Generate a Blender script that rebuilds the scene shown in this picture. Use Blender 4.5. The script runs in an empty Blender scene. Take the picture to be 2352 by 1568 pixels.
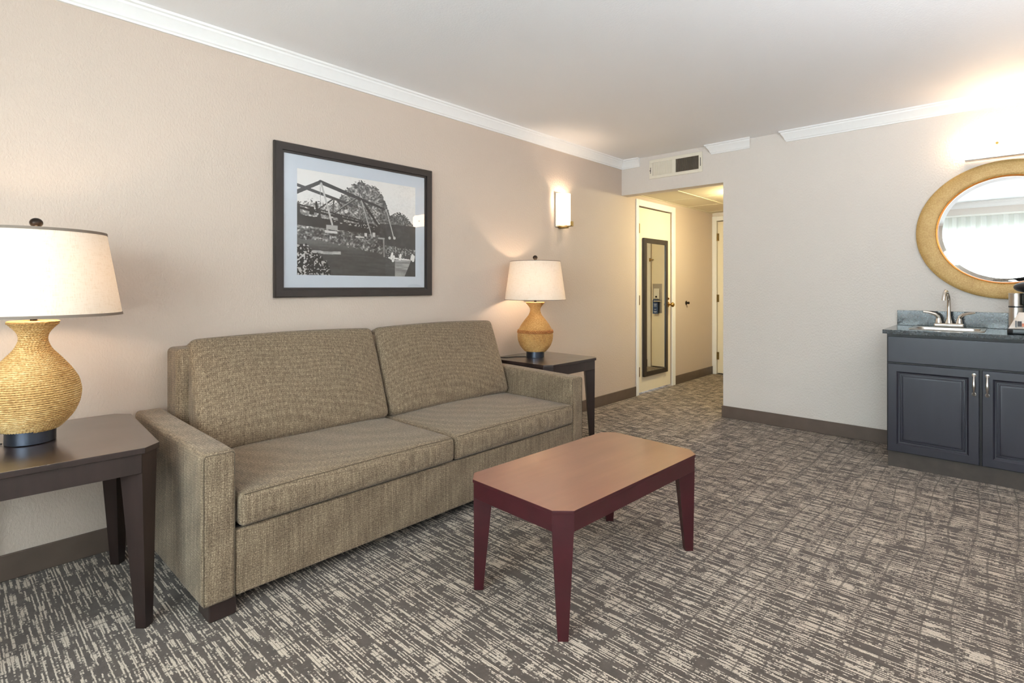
import bpy, bmesh, math, random
import numpy as np
from mathutils import Vector, Matrix
random.seed(7); rng = np.random.default_rng(7)
C = bpy.context.scene.collection
R = math.radians
PI = math.pi

# ------------------------------------------------------------------ camera
cam_d = bpy.data.cameras.new('camera'); cam = bpy.data.objects.new('camera', cam_d); C.objects.link(cam)
cam.location = (2.982, 0.0, 1.19)
cam.rotation_euler = (R(90), 0, 0.7489)
cam_d.sensor_width = 36.0; cam_d.sensor_fit = 'HORIZONTAL'
cam_d.lens = 36.0 * 1231.2 / 2352
cam_d.shift_y = -(784 - 657.8) / 2352
cam_d.clip_start = 0.02
sc = bpy.context.scene
sc.camera = cam
sc.view_settings.view_transform = 'Standard'
sc.view_settings.look = 'None'
sc.view_settings.gamma = 1.0
sc.view_settings.use_curve_mapping = False
sc.view_settings.exposure = 0.08
sc.cycles.use_denoising = True
sc.cycles.max_bounces = 10
sc.cycles.diffuse_bounces = 6
sc.cycles.glossy_bounces = 4
sc.cycles.transmission_bounces = 6
sc.cycles.transparent_max_bounces = 12
sc.cycles.sample_clamp_indirect = 6.0
sc.cycles.caustics_reflective = False
sc.cycles.caustics_refractive = False

# ------------------------------------------------------------------ world: bright overcast daylight
W = bpy.data.worlds.new('world'); sc.world = W; W.use_nodes = True
bg = W.node_tree.nodes['Background']
bg.inputs[0].default_value = (0.86, 0.94, 1.0, 1); bg.inputs[1].default_value = 3.2

def area(name, loc, rot, sx, sy, power, col):
    d = bpy.data.lights.new(name, 'AREA'); d.shape = 'RECTANGLE'; d.size = sx; d.size_y = sy
    d.energy = power; d.color = col
    o = bpy.data.objects.new(name, d); C.objects.link(o); o.location = loc; o.rotation_euler = rot
    return o
# daylight entering through the big window behind the camera (just inside the sheer curtain's glass side)
WIN_X0, WIN_X1, WIN_Z0, WIN_Z1, WIN_Y = 1.15, 4.20, 0.72, 2.03, -1.2
area('daylight', ((WIN_X0+WIN_X1)/2, -2.7, 2.3), (R(74), 0, 0), 4.0, 3.0, 1550, (0.84, 0.93, 1.0))
area('added_upward_fill', ((WIN_X0+WIN_X1)/2, -3.0, 0.1), (R(150), 0, 0), 4.0, 3.2, 700, (0.88, 0.94, 1.0))  # added fill light outside the window, aimed upward to brighten the ceiling

def pt(name, loc, power, col, rad=0.03):
    d = bpy.data.lights.new(name, 'POINT'); d.energy = power; d.color = col; d.shadow_soft_size = rad
    o = bpy.data.objects.new(name, d); C.objects.link(o); o.location = loc
    return o

# ------------------------------------------------------------------ materials
def srgb(r, g, b):
    f = lambda c: (c/255/12.92) if c/255 <= 0.04045 else ((c/255+0.055)/1.055)**2.4
    return (f(r), f(g), f(b), 1)

class NT:
    """small helper to write node trees"""
    def __init__(s, name):
        s.m = bpy.data.materials.new(name); s.m.use_nodes = True
        s.t = s.m.node_tree; s.p = s.t.nodes['Principled BSDF']; s.out = s.t.nodes['Material Output']
    def n(s, typ, **kw):
        nd = s.t.nodes.new(typ)
        for k, v in kw.items(): setattr(nd, k, v)
        return nd
    def l(s, a, b): s.t.links.new(a, b)
    def math(s, op, a, b=None, clamp=False):
        nd = s.n('ShaderNodeMath', operation=op, use_clamp=clamp)
        for i, v in enumerate((a, b)):
            if v is None: continue
            if isinstance(v, (int, float)): nd.inputs[i].default_value = v
            else: s.l(v, nd.inputs[i])
        return nd.outputs[0]
    def coords(s, kind='Object'):
        return s.n('ShaderNodeTexCoord').outputs[kind]
    def mapping(s, vec, scale=(1, 1, 1), rot=(0, 0, 0)):
        m = s.n('ShaderNodeMapping'); m.inputs['Scale'].default_value = scale; m.inputs['Rotation'].default_value = rot
        s.l(vec, m.inputs['Vector']); return m.outputs[0]
    def noise(s, vec, scale, detail=2, rough=0.5, dim='3D'):
        nd = s.n('ShaderNodeTexNoise', noise_dimensions=dim)
        nd.inputs['Scale'].default_value = scale; nd.inputs['Detail'].default_value = detail; nd.inputs['Roughness'].default_value = rough
        s.l(vec, nd.inputs['Vector']); return nd.outputs[0]
    def ramp(s, fac, stops, interp='LINEAR'):
        nd = s.n('ShaderNodeValToRGB'); cr = nd.color_ramp; cr.interpolation = interp
        while len(cr.elements) < len(stops): cr.elements.new(0.5)
        for e, (p, c) in zip(cr.elements, stops): e.position = p; e.color = c
        s.l(fac, nd.inputs[0]); return nd.outputs[0]
    def mix(s, fac, a, b):
        nd = s.n('ShaderNodeMix', data_type='RGBA')
        if isinstance(fac, (int, float)): nd.inputs[0].default_value = fac
        else: s.l(fac, nd.inputs[0])
        for i, v in ((6, a), (7, b)):
            if isinstance(v, tuple): nd.inputs[i].default_value = v
            else: s.l(v, nd.inputs[i])
        return nd.outputs[2]
    def bump(s, h, strength, dist):
        nd = s.n('ShaderNodeBump'); nd.inputs['Strength'].default_value = strength; nd.inputs['Distance'].default_value = dist
        s.l(h, nd.inputs['Height']); s.l(nd.outputs[0], s.p.inputs['Normal']); return nd
    def base(s, c):
        if isinstance(c, tuple): s.p.inputs['Base Color'].default_value = c
        else: s.l(c, s.p.inputs['Base Color'])
    def set(s, **kw):
        for k, v in kw.items(): s.p.inputs[k.replace('_', ' ')].default_value = v
        return s

def plain(name, col, rough=0.5, metal=0.0, spec=0.5, var=0.06, scale=30, emis=None, es=0):
    t = NT(name)
    nz = t.noise(t.coords(), scale, 3)
    d = tuple(c*(1-var) for c in col[:3])+(1,); u = tuple(min(1, c*(1+var)) for c in col[:3])+(1,)
    t.base(t.ramp(nz, [(0.3, d), (0.7, u)]))
    t.set(Roughness=rough, Metallic=metal); t.p.inputs['Specular IOR Level'].default_value = spec
    if emis: t.p.inputs['Emission Color'].default_value = emis; t.p.inputs['Emission Strength'].default_value = es
    return t.m

def wall_mat(name, col, bs=1.0):
    t = NT(name); co = t.coords()
    n1 = t.noise(t.mapping(co, (1, 1, 0.6)), 105, 3, 0.55); n2 = t.noise(co, 2.2, 2)
    t.base(t.mix(t.math('MULTIPLY', n2, 0.12), col, tuple(c*0.9 for c in col[:3])+(1,)))
    h = t.ramp(n1, [(0.38, (0, 0, 0, 1)), (0.62, (1, 1, 1, 1))])
    t.bump(h, 0.30*bs, 0.003); t.set(Roughness=0.62); t.p.inputs['Specular IOR Level'].default_value = 0.3
    return t.m
M_wall = wall_mat('wall_paint', srgb(201, 185, 172))
M_wallw = wall_mat('wall_paint_plain', srgb(218, 210, 203), 1.25)
M_ceil = wall_mat('ceiling_paint', srgb(243, 243, 246), 0.45)
M_trim = plain('white_trim', srgb(238, 238, 238), 0.4, var=0.01)
M_door = plain('door_paint', srgb(236, 226, 205), 0.42, var=0.015, scale=6)
M_base = plain('vinyl_base', srgb(92, 78, 69), 0.5, var=0.12, scale=9)
M_tile = plain('ceiling_panel', srgb(222, 212, 190), 0.9, var=0.06, scale=160)
M_bar = plain('grid_bar', srgb(235, 228, 205), 0.5, var=0.01)

def carpet_mat():
    t = NT('carpet'); co = t.coords()
    sx = t.n('ShaderNodeSeparateXYZ'); t.l(co, sx.inputs[0])
    x, y = sx.outputs[0], sx.outputs[1]
    def snap(v, s): return t.math('SNAP', v, s)
    def comb(a, b, c=0.0):
        n = t.n('ShaderNodeCombineXYZ')
        for i, v in enumerate((a, b, c)):
            if isinstance(v, (int, float)): n.inputs[i].default_value = v
            else: t.l(v, n.inputs[i])
        return n.outputs[0]
    # wobble so that the tuft grid is not perfectly straight
    wob = t.math('MULTIPLY', t.math('SUBTRACT', t.noise(comb(x, y), 60, 2), 0.5), 0.006)
    yw = t.math('ADD', y, wob); xw = t.math('ADD', x, wob)
    ys = snap(yw, 0.0048); xs = snap(xw, 0.0050)
    # long dashes that run across the room (along X), clustered into thicker bars
    dash = t.noise(comb(t.math('MULTIPLY', xs, 7.0), t.math('MULTIPLY', ys, 150.0)), 1.0, 0.6, 0.55, '2D')
    brk = t.noise(comb(t.math('MULTIPLY', xs, 36.0), t.math('MULTIPLY', ys, 7.0)), 1.0, 1, 0.5, '2D')
    tuft = t.noise(comb(t.math('MULTIPLY', xs, 120.0), t.math('MULTIPLY', ys, 150.0)), 1.0, 0, 0.5, '2D')
    band = t.noise(comb(t.math('MULTIPLY', xs, 1.3), t.math('MULTIPLY', ys, 4.0)), 1.0, 1, 0.5, '2D')
    v = t.math('ADD', dash, t.math('MULTIPLY', t.math('SUBTRACT', brk, 0.5), 0.27))
    v = t.math('ADD', v, t.math('MULTIPLY', t.math('SUBTRACT', tuft, 0.5), 0.26))
    v = t.math('ADD', v, t.math('MULTIPLY', t.math('SUBTRACT', band, 0.5), 0.05))
    on = t.ramp(v, [(0.52, (0, 0, 0, 1)), (0.585, (1, 1, 1, 1))])
    # dark lines between the tuft rows and ribs across the thicker bars
    gy = t.math('ABSOLUTE', t.math('SUBTRACT', t.math('FRACT', t.math('DIVIDE', yw, 0.0096)), 0.5))
    gx = t.math('ABSOLUTE', t.math('SUBTRACT', t.math('FRACT', t.math('DIVIDE', t.math('ADD', xw, t.math('MULTIPLY', ys, 3.7)), 0.0068)), 0.5))
    gapy = t.ramp(gy, [(0.36, (1, 1, 1, 1)), (0.46, (0.22, 0.22, 0.22, 1))]); gapx = t.ramp(gx, [(0.30, (1, 1, 1, 1)), (0.46, (0.45, 0.45, 0.45, 1))])
    # wavy dark threads that run the length of the room and break the dashes into blocks
    wav = t.noise(comb(t.math('MULTIPLY', x, 4.0), t.math('MULTIPLY', y, 1.1)), 1.0, 1, 0.5, '2D')
    gl = t.math('ABSOLUTE', t.math('SUBTRACT', t.math('FRACT', t.math('ADD', t.math('DIVIDE', x, 0.085), t.math('MULTIPLY', wav, 1.1))), 0.5))
    gapl = t.ramp(gl, [(0.445, (1, 1, 1, 1)), (0.475, (0.3, 0.3, 0.3, 1))])
    on = t.math('MULTIPLY', t.math('MULTIPLY', t.math('MULTIPLY', on, gapy), gapx), gapl)
    fine = t.noise(co, 420, 2, 0.7)
    dark = t.ramp(t.noise(co, 30, 3), [(0.3, srgb(74, 63, 55)), (0.7, srgb(96, 83, 73))])
    dark = t.mix(t.math('MULTIPLY', fine, 0.7), dark, srgb(58, 51, 46))
    light = t.mix(t.math('MULTIPLY', fine, 0.9), srgb(238, 221, 202), srgb(156, 138, 121))
    t.base(t.mix(on, dark, light))
    h = t.math('ADD', t.math('MULTIPLY', on, 0.5), fine)
    t.bump(h, 0.6, 0.004); t.set(Roughness=0.95); t.p.inputs['Specular IOR Level'].default_value = 0.1
    t.p.inputs['Sheen Weight'].default_value = 0.15
    return t.m
M_carpet = carpet_mat()

def fabric_mat():
    t = NT('tweed_fabric'); co = t.coords()
    wv = t.n('ShaderNodeSeparateXYZ'); t.l(t.mapping(co, (1, 1, 1), (0.05, 0.04, 0.03)), wv.inputs[0])
    k = 2*PI/0.0082
    sn_ = [t.math('SINE', t.math('MULTIPLY', wv.outputs[i], k*f)) for i, f in ((0, 1.0), (1, 1.0), (2, 0.86))]
    dots = t.math('MULTIPLY', t.math('ADD', t.math('ADD', sn_[0], sn_[1]), sn_[2]), 0.032)
    v = t.n('ShaderNodeTexVoronoi'); v.inputs['Scale'].default_value = 430; t.l(co, v.inputs['Vector'])
    cell = t.n('ShaderNodeSeparateColor'); t.l(v.outputs['Color'], cell.inputs[0])
    n = t.noise(co, 260, 2, 0.7); st = t.noise(t.mapping(co, (1, 1, 0.04)), 110, 2)
    f = t.math('ADD', t.math('MULTIPLY', cell.outputs[0], 0.34), t.math('MULTIPLY', n, 0.66))
    f = t.math('ADD', f, t.math('MULTIPLY', t.math('SUBTRACT', st, 0.5), 0.40))
    f = t.math('ADD', f, dots)
    c = t.ramp(f, [(0.18, srgb(66, 55, 43)), (0.42, srgb(106, 90, 72)), (0.62, srgb(129, 112, 91)), (0.86, srgb(180, 163, 137))])
    t.base(c)
    t.bump(t.math('ADD', t.math('MULTIPLY', dots, 2.0), n), 0.35, 0.002)
    t.set(Roughness=0.85); t.p.inputs['Specular IOR Level'].default_value = 0.25; t.p.inputs['Sheen Weight'].default_value = 0.12
    return t.m
M_fab = fabric_mat()
M_seam = plain('seam_thread', srgb(84, 72, 57), 0.8)
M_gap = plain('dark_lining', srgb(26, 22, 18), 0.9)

def wood_mat(name, c1, c2, rough, grain=(3, 40, 40), spec=0.5, coat=0.0):
    t = NT(name); co = t.coords()
    n = t.noise(t.mapping(co, grain), 2.2, 5, 0.6); n2 = t.noise(co, 5, 2)
    t.base(t.ramp(n, [(0.25, c1), (0.75, c2)]))
    r = t.ramp(n2, [(0.2, (rough*0.92,)*3+(1,)), (0.8, (rough*1.1,)*3+(1,))]); t.l(r, t.p.inputs['Roughness'])
    t.p.inputs['Specular IOR Level'].default_value = spec
    t.p.inputs['Coat Weight'].default_value = coat; t.p.inputs['Coat Roughness'].default_value = 0.2
    return t.m
M_esp = wood_mat('espresso_wood', srgb(34, 25, 23), srgb(50, 37, 34), 0.36, (12, 12, 1.5))
M_espt = wood_mat('espresso_top', srgb(44, 33, 32), srgb(54, 42, 40), 0.30, (10, 1.2, 10), 0.7, 0.9)
M_mah = wood_mat('mahogany_frame', srgb(50, 11, 17), srgb(62, 15, 22), 0.42, (8, 1.5, 8))
M_maht = wood_mat('mahogany_top', srgb(118, 70, 54), srgb(134, 84, 64), 0.30, (9, 1.0, 9), 0.8, 0.8)
M_cab = wood_mat('cabinet_paint', srgb(36, 36, 45), srgb(41, 41, 51), 0.36, (6, 6, 1.2))
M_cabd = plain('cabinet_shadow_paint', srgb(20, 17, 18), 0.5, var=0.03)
M_frame = plain('black_frame', srgb(40, 34, 32), 0.38, var=0.15, scale=12)
M_framein = plain('frame_inner', srgb(15, 13, 12), 0.4)
M_mat = plain('mat_board', srgb(206, 212, 222), 0.8, var=0.01)
M_dark = plain('dark_bronze', srgb(46, 36, 30), 0.35, 0.7)
M_lbase = plain('lamp_base_metal', srgb(62, 66, 76), 0.32, 0.8, var=0.05)
M_chrome = plain('chrome', srgb(225, 222, 216), 0.12, 1.0, var=0.02)
M_nickel = plain('nickel', srgb(205, 203, 200), 0.28, 1.0, var=0.03)
M_brass = plain('brass', srgb(190, 150, 80), 0.25, 1.0, var=0.05)
M_brassd = plain('antique_brass', srgb(128, 104, 58), 0.45, 0.6, var=0.1)
M_steel = plain('brushed_steel', srgb(200, 196, 190), 0.28, 1.0, var=0.04)
M_black = plain('black_plastic', srgb(28, 32, 36), 0.3)
M_cord = plain('black_cord', srgb(20, 18, 17), 0.5)
M_white = plain('white_plastic', srgb(228, 226, 220), 0.4, var=0.01)
M_vent = plain('vent_paint', srgb(226, 219, 204), 0.45, var=0.02)
M_ventd = plain('vent_dark', srgb(40, 36, 32), 0.9)
M_crack = plain('door_gap', srgb(46, 34, 20), 0.9)

def granite_mat():
    t = NT('granite'); co = t.coords()
    n = t.noise(co, 150, 4, 0.75); n2 = t.noise(co, 38, 3, 0.6)
    f = t.math('ADD', t.math('MULTIPLY', n, 0.7), t.math('MULTIPLY', n2, 0.3))
    t.base(t.ramp(f, [(0.38, srgb(14, 17, 20)), (0.5, srgb(36, 42, 46)), (0.62, srgb(58, 66, 70)), (0.75, srgb(96, 104, 106))]))
    t.set(Roughness=0.12); t.p.inputs['Specular IOR Level'].default_value = 0.7
    return t.m
M_gran = granite_mat()

def rope_mat(name, c1, c2, c3):
    t = NT(name); co = t.coords()
    n = t.noise(t.mapping(co, (1, 1, 3)), 90, 3, 0.6); n2 = t.noise(co, 9, 2)
    f = t.math('ADD', t.math('MULTIPLY', n, 0.7), t.math('MULTIPLY', n2, 0.3))
    t.base(t.ramp(f, [(0.32, c1), (0.5, c2), (0.68, c3)]))
    t.bump(n, 0.5, 0.002); t.set(Roughness=0.6); t.p.inputs['Specular IOR Level'].default_value = 0.4
    return t.m
M_rope = rope_mat('seagrass_rope', srgb(150, 108, 58), srgb(200, 160, 100), srgb(232, 204, 152))
M_rope2 = rope_mat('tan_rope', srgb(158, 108, 54), srgb(198, 150, 88), srgb(224, 184, 124))
M_braid = rope_mat('braid_rope', srgb(120, 66, 28), srgb(168, 104, 52), srgb(206, 150, 88))
M_core = plain('rope_core', srgb(92, 62, 32), 0.8)

def shade_mat(name, lum=1.0):
    t = NT(name); co = t.coords()
    a = t.noise(t.mapping(co, (1, 1, 0.08)), 260, 2, 0.7); b = t.noise(t.mapping(co, (0.12, 0.12, 1)), 260, 2, 0.7)
    f = t.math('ADD', a, b)
    col = t.ramp(f, [(0.7, srgb(234, 222, 204)), (1.15, srgb(247, 239, 226))])
    d = t.n('ShaderNodeBsdfDiffuse'); tr = t.n('ShaderNodeBsdfTranslucent')
    t.l(col, d.inputs[0]); t.l(t.mix(0.8, col, srgb(128, 98, 66)), tr.inputs[0])
    mx = t.n('ShaderNodeMixShader'); mx.inputs[0].default_value = 0.3
    t.l(d.outputs[0], mx.inputs[1]); t.l(tr.outputs[0], mx.inputs[2]); t.l(mx.outputs[0], t.out.inputs[0])
    return t.m
M_shade = shade_mat('linen_shade')
M_trimb = plain('shade_binding', srgb(118, 104, 92), 0.7)

def emit_mat(name, col, s):
    t = NT(name); e = t.n('ShaderNodeEmission'); e.inputs[0].default_value = col; e.inputs[1].default_value = s
    t.l(e.outputs[0], t.out.inputs[0]); return t.m
WARM = (1.0, 0.76, 0.53, 1)
M_bulb = emit_mat('lamp_bulb', WARM, 140.0)
M_sconceglass = emit_mat('sconce_glass', (1.0, 0.80, 0.52, 1), 2.2)
M_vanglass = emit_mat('vanity_glass', (1.0, 0.71, 0.45, 1), 13.0)
M_hallglass = emit_mat('hall_glass', (1.0, 0.87, 0.50, 1), 290.0)

def mirror_mat():
    t = NT('mirror_silver'); t.base((0.93, 0.95, 0.95, 1)); t.set(Metallic=1.0, Roughness=0.0); return t.m
M_mirror = mirror_mat()
def pane_mat(name, refl=0.5, tint=(1, 1, 1, 1)):
    t = NT(name)
    tr = t.n('ShaderNodeBsdfTransparent'); tr.inputs[0].default_value = tint
    g = t.n('ShaderNodeBsdfGlossy'); g.inputs['Roughness'].default_value = 0.0
    k = t.math('MULTIPLY_ADD', t.math('POWER', t.n('ShaderNodeLayerWeight').outputs['Facing'], 4.0), refl)
    k.node.inputs[2].default_value = 0.045
    mx = t.n('ShaderNodeMixShader'); t.l(k, mx.inputs[0]); t.l(tr.outputs[0], mx.inputs[1]); t.l(g.outputs[0], mx.inputs[2])
    t.l(mx.outputs[0], t.out.inputs[0]); return t.m
M_pane = pane_mat('picture_glass', 0.62)
M_wpane = pane_mat('window_glass', 0.5, (0.96, 0.99, 0.98, 1))
def sheer_mat():
    t = NT('sheer_fabric'); co = t.coords()
    tr = t.n('ShaderNodeBsdfTransparent'); tl = t.n('ShaderNodeBsdfTranslucent'); d = t.n('ShaderNodeBsdfDiffuse')
    col = (0.84, 0.85, 0.85, 1); tl.inputs[0].default_value = col; d.inputs[0].default_value = col
    m1 = t.n('ShaderNodeMixShader'); m1.inputs[0].default_value = 0.5; t.l(tl.outputs[0], m1.inputs[1]); t.l(d.outputs[0], m1.inputs[2])
    lw = t.n('ShaderNodeLayerWeight'); lw.inputs[0].default_value = 0.5
    k = t.math('SUBTRACT', 0.26, t.math('MULTIPLY', lw.outputs['Facing'], 0.24), True)
    m2 = t.n('ShaderNodeMixShader'); t.l(k, m2.inputs[0]); t.l(m1.outputs[0], m2.inputs[1]); t.l(tr.outputs[0], m2.inputs[2])
    t.l(m2.outputs[0], t.out.inputs[0]); return t.m
M_sheer = sheer_mat()

def gold_mat():
    t = NT('gold_leaf'); co = t.coords()
    n = t.noise(co, 120, 5, 0.75); n2 = t.noise(co, 14, 2)
    f = t.math('ADD', t.math('MULTIPLY', n, 0.75), t.math('MULTIPLY', n2, 0.25))
    t.base(t.ramp(f, [(0.3, srgb(160, 122, 66)), (0.5, srgb(188, 152, 92)), (0.7, srgb(206, 176, 120))]))
    t.bump(n, 0.3, 0.002); t.set(Roughness=0.5, Metallic=0.1); return t.m
M_gold = gold_mat()
M_goldrim = plain('gold_rim', srgb(200, 120, 40), 0.3, 0.6)
M_leaf = plain('tree_leaves', srgb(96, 132, 70), 0.8, var=0.35, scale=6)
M_bark = plain('bark', srgb(94, 78, 62), 0.9, var=0.2)
M_lawn = plain('lawn', srgb(104, 128, 76), 0.95, var=0.2, scale=4)

# ------------------------------------------------------------------ mesh helpers (all coordinates are world metres)
class MB:
    def __init__(s): s.bm = bmesh.new()
    def box(s, x0, x1, y0, y1, z0, z1, bev=0.0, seg=2, mat=None):
        b = bmesh.new(); bmesh.ops.create_cube(b, size=1.0)
        for v in b.verts:
            v.co = Vector(((x0+x1)/2+v.co.x*(x1-x0), (y0+y1)/2+v.co.y*(y1-y0), (z0+z1)/2+v.co.z*(z1-z0)))
        if bev > 0: bmesh.ops.bevel(b, geom=b.edges[:], offset=bev, segments=seg, profile=0.5, affect='EDGES')
        if mat is not None: b.transform(mat)
        s.add(b); return s
    def add(s, b):
        me = bpy.data.meshes.new('tmp'); b.to_mesh(me); b.free(); s.bm.from_mesh(me); bpy.data.meshes.remove(me)
    def poly(s, verts, faces):
        vs = [s.bm.verts.new(v) for v in verts]
        for f in faces:
            try: s.bm.faces.new([vs[i] for i in f])
            except ValueError: pass
        return s
    def prism(s, pts, axis, a0, a1, bev=0.0, seg=2, mat=None):
        """extrude a 2-D outline along axis ('x': pts=(y,z); 'y': pts=(x,z); 'z': pts=(x,y))"""
        def P(p, a): return {'x': (a, p[0], p[1]), 'y': (p[0], a, p[1]), 'z': (p[0], p[1], a)}[axis]
        b = bmesh.new(); n = len(pts)
        lo = [b.verts.new(P(p, a0)) for p in pts]; hi = [b.verts.new(P(p, a1)) for p in pts]
        b.faces.new(lo); b.faces.new(hi)
        for i in range(n): b.faces.new((lo[i], lo[(i+1) % n], hi[(i+1) % n], hi[i]))
        bmesh.ops.recalc_face_normals(b, faces=b.faces[:])
        if bev > 0: bmesh.ops.bevel(b, geom=b.edges[:], offset=bev, segments=seg, profile=0.5, affect='EDGES')
        if mat is not None: b.transform(mat)
        s.add(b); return s
    def loft(s, rings, closed=True, caps=True):
        b = bmesh.new(); rs = [[b.verts.new(p) for p in r] for r in rings]; n = len(rings[0])
        for a, c in zip(rs, rs[1:]):
            for i in range(n if closed else n-1):
                j = (i+1) % n; b.faces.new((a[i], a[j], c[j], c[i]))
        if caps and closed: b.faces.new(rs[0][::-1]); b.faces.new(rs[-1])
        bmesh.ops.recalc_face_normals(b, faces=b.faces[:]); s.add(b); return s
    def lathe(s, prof, cx, cy, seg=48, caps=True):
        """prof: (r, z)"""
        return s.loft([[(cx+r*math.cos(2*PI*i/seg), cy+r*math.sin(2*PI*i/seg), z) for i in range(seg)] for r, z in prof], True, caps)
    def tube(s, pts, r, seg=8, caps=True):
        pts = [Vector(p) for p in pts]; rr = r if isinstance(r, (list, tuple)) else [r]*len(pts)
        rings = []; a = None
        for i, p in enumerate(pts):
            d = (pts[min(i+1, len(pts)-1)]-pts[max(i-1, 0)]).normalized()
            if a is None:
                a = d.cross(Vector((0, 0, 1)))
                if a.length < 1e-3: a = d.cross(Vector((1, 0, 0)))
            a = (a-d*a.dot(d)).normalized(); b2 = a.cross(d)
            rings.append([tuple(p+rr[i]*(math.cos(2*PI*k/seg)*a+math.sin(2*PI*k/seg)*b2)) for k in range(seg)])
        return s.loft(rings, True, caps)
    def ball(s, c, rx, ry, rz, u=20, v=12):
        b = bmesh.new(); bmesh.ops.create_uvsphere(b, u_segments=u, v_segments=v, radius=1.0)
        for w in b.verts: w.co = Vector((c[0]+w.co.x*rx, c[1]+w.co.y*ry, c[2]+w.co.z*rz))
        s.add(b); return s
    def build(s, name, mat, parent=None, smooth=35, recalc=True):
        if recalc: bmesh.ops.recalc_face_normals(s.bm, faces=s.bm.faces[:])
        me = bpy.data.meshes.new(name); s.bm.to_mesh(me); s.bm.free()
        return link(name, me, mat, parent, smooth)
def world_of(p):
    m = Matrix.Identity(4)
    while p is not None: m = p.matrix_basis @ m; p = p.parent
    return m
def link(name, me, mat, parent=None, smooth=35):
    if smooth:
        me.shade_smooth(); me.set_sharp_from_angle(angle=R(smooth))
    for m in (mat if isinstance(mat, (list, tuple)) else [mat]): me.materials.append(m)
    if parent is not None: me.transform(world_of(parent).inverted())
    o = bpy.data.objects.new(name, me); C.objects.link(o)
    if parent is not None: o.parent = parent
    if smooth and 8 < len(me.vertices) < 700:
        wn_ = o.modifiers.new('weighted_normals', 'WEIGHTED_NORMAL'); wn_.keep_sharp = True; wn_.weight = 80
    return o
def tag(o, label=None, cat=None, group=None, kind=None):
    if label: o['label'] = label
    if cat: o['category'] = cat
    if group: o['group'] = group
    if kind: o['kind'] = kind
    return o
def empty(name, loc, label=None, cat=None, kind=None, rz=0.0, group=None):
    o = bpy.data.objects.new(name, None); C.objects.link(o); o.location = loc; o.rotation_euler = (0, 0, rz)
    o.empty_display_size = 0.1
    return tag(o, label, cat, group, kind)
def struct(name, mb, mat, parent=None, label=None, smooth=35):
    o = mb.build(name, mat, parent, smooth)
    if parent is None: o['kind'] = 'structure'
    if label: o['label'] = label
    return o

# ================================================================== ROOM SHELL
ZC, YB, XR, YF = 2.497, 4.895, 4.35, -1.2      # ceiling height, back wall, right wall, window wall
HX, HY = 1.063, 7.23                            # hallway right wall, hallway end wall
HZ, ZHC = 2.14, 2.19                            # header underside, hallway ceiling
struct('floor', MB().box(-0.12, XR+0.12, YF-0.12, HY+0.12, -0.1, 0.0), M_carpet, label='patterned brown and cream carpet').data
struct('ceiling', MB().box(-0.12, XR+0.12, YF-0.12, YB+0.06, ZC, ZC+0.1), M_ceil, label='smooth white ceiling of the living room')
# left wall with the door opening in the hallway part
DY0, DY1, DZ = 5.235, 6.02, 2.075
struct('wall_left', MB().prism([(YF-0.1, 0), (DY0, 0), (DY0, DZ), (DY1, DZ), (DY1, 0), (HY+0.1, 0), (HY+0.1, ZC+0.1), (YF-0.1, ZC+0.1)], 'x', -0.12, 0.0), M_wall, label='long beige textured wall behind the sofa')
struct('wall_back', MB().prism([(0.0, HZ), (HX, HZ), (HX, 0), (XR, 0), (XR, ZC), (0.0, ZC)], 'y', YB, YB+0.12), M_wallw, label='beige textured wall with the vanity')
struct('wall_right', MB().box(XR, XR+0.12, YF-0.1, YB+0.12, 0, ZC), M_wallw, label='beige wall to the right, out of frame')
struct('wall_front', MB().prism([(0.0, 0), (XR, 0), (XR, ZC), (0.0, ZC)], 'y', YF-0.12, YF) if False else
       MB().box(0, WIN_X0, YF-0.12, YF, 0, ZC).box(WIN_X1, XR, YF-0.12, YF, 0, ZC).box(WIN_X0, WIN_X1, YF-0.12, YF, WIN_Z1, ZC).box(WIN_X0, WIN_X1, YF-0.12, YF, 0, WIN_Z0),
       M_wallw, label='window wall behind the camera')
struct('wall_hall_right', MB().box(HX, HX+0.12, YB+0.12, HY+0.1, 0, ZC), M_wallw, label='hallway wall on the right')
D2X0, D2X1, D2Z = 0.06, 0.95, 2.08
struct('wall_hall_end', MB().prism([(0, 0), (D2X0, 0), (D2X0, D2Z), (D2X1, D2Z), (D2X1, 0), (HX, 0), (HX, ZHC+0.1), (0, ZHC+0.1)], 'y', HY, HY+0.12), M_wallw, label='end wall of the hallway')
# hallway suspended ceiling: panels and grid bars
ch = empty('ceiling_hall', (0.53, 6.1, ZHC), 'suspended panel ceiling of the hallway', kind='structure')
xs = [0.0, 0.44, HX]; ysl = [YB+0.12, 5.22, 5.83, 6.44, 7.05, HY]
for i in range(2):
    for j in range(5):
        MB().box(xs[i]+0.002, xs[i+1]-0.002, ysl[j]+0.002, ysl[j+1]-0.002, ZHC, ZHC+0.015).build('ceiling_panel', M_tile, ch)
MB().box(0.43, 0.45, YB+0.12, HY, ZHC-0.004, ZHC).build('grid_bar', M_bar, ch)
for yy in ysl[1:-1]: MB().box(0.0, HX, yy-0.01, yy+0.01, ZHC-0.003, ZHC-0.0005).build('grid_bar', M_bar, ch)
MB().box(0.0, 0.02, YB+0.12, HY, ZHC-0.004, ZHC).build('grid_bar', M_bar, ch)

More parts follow.
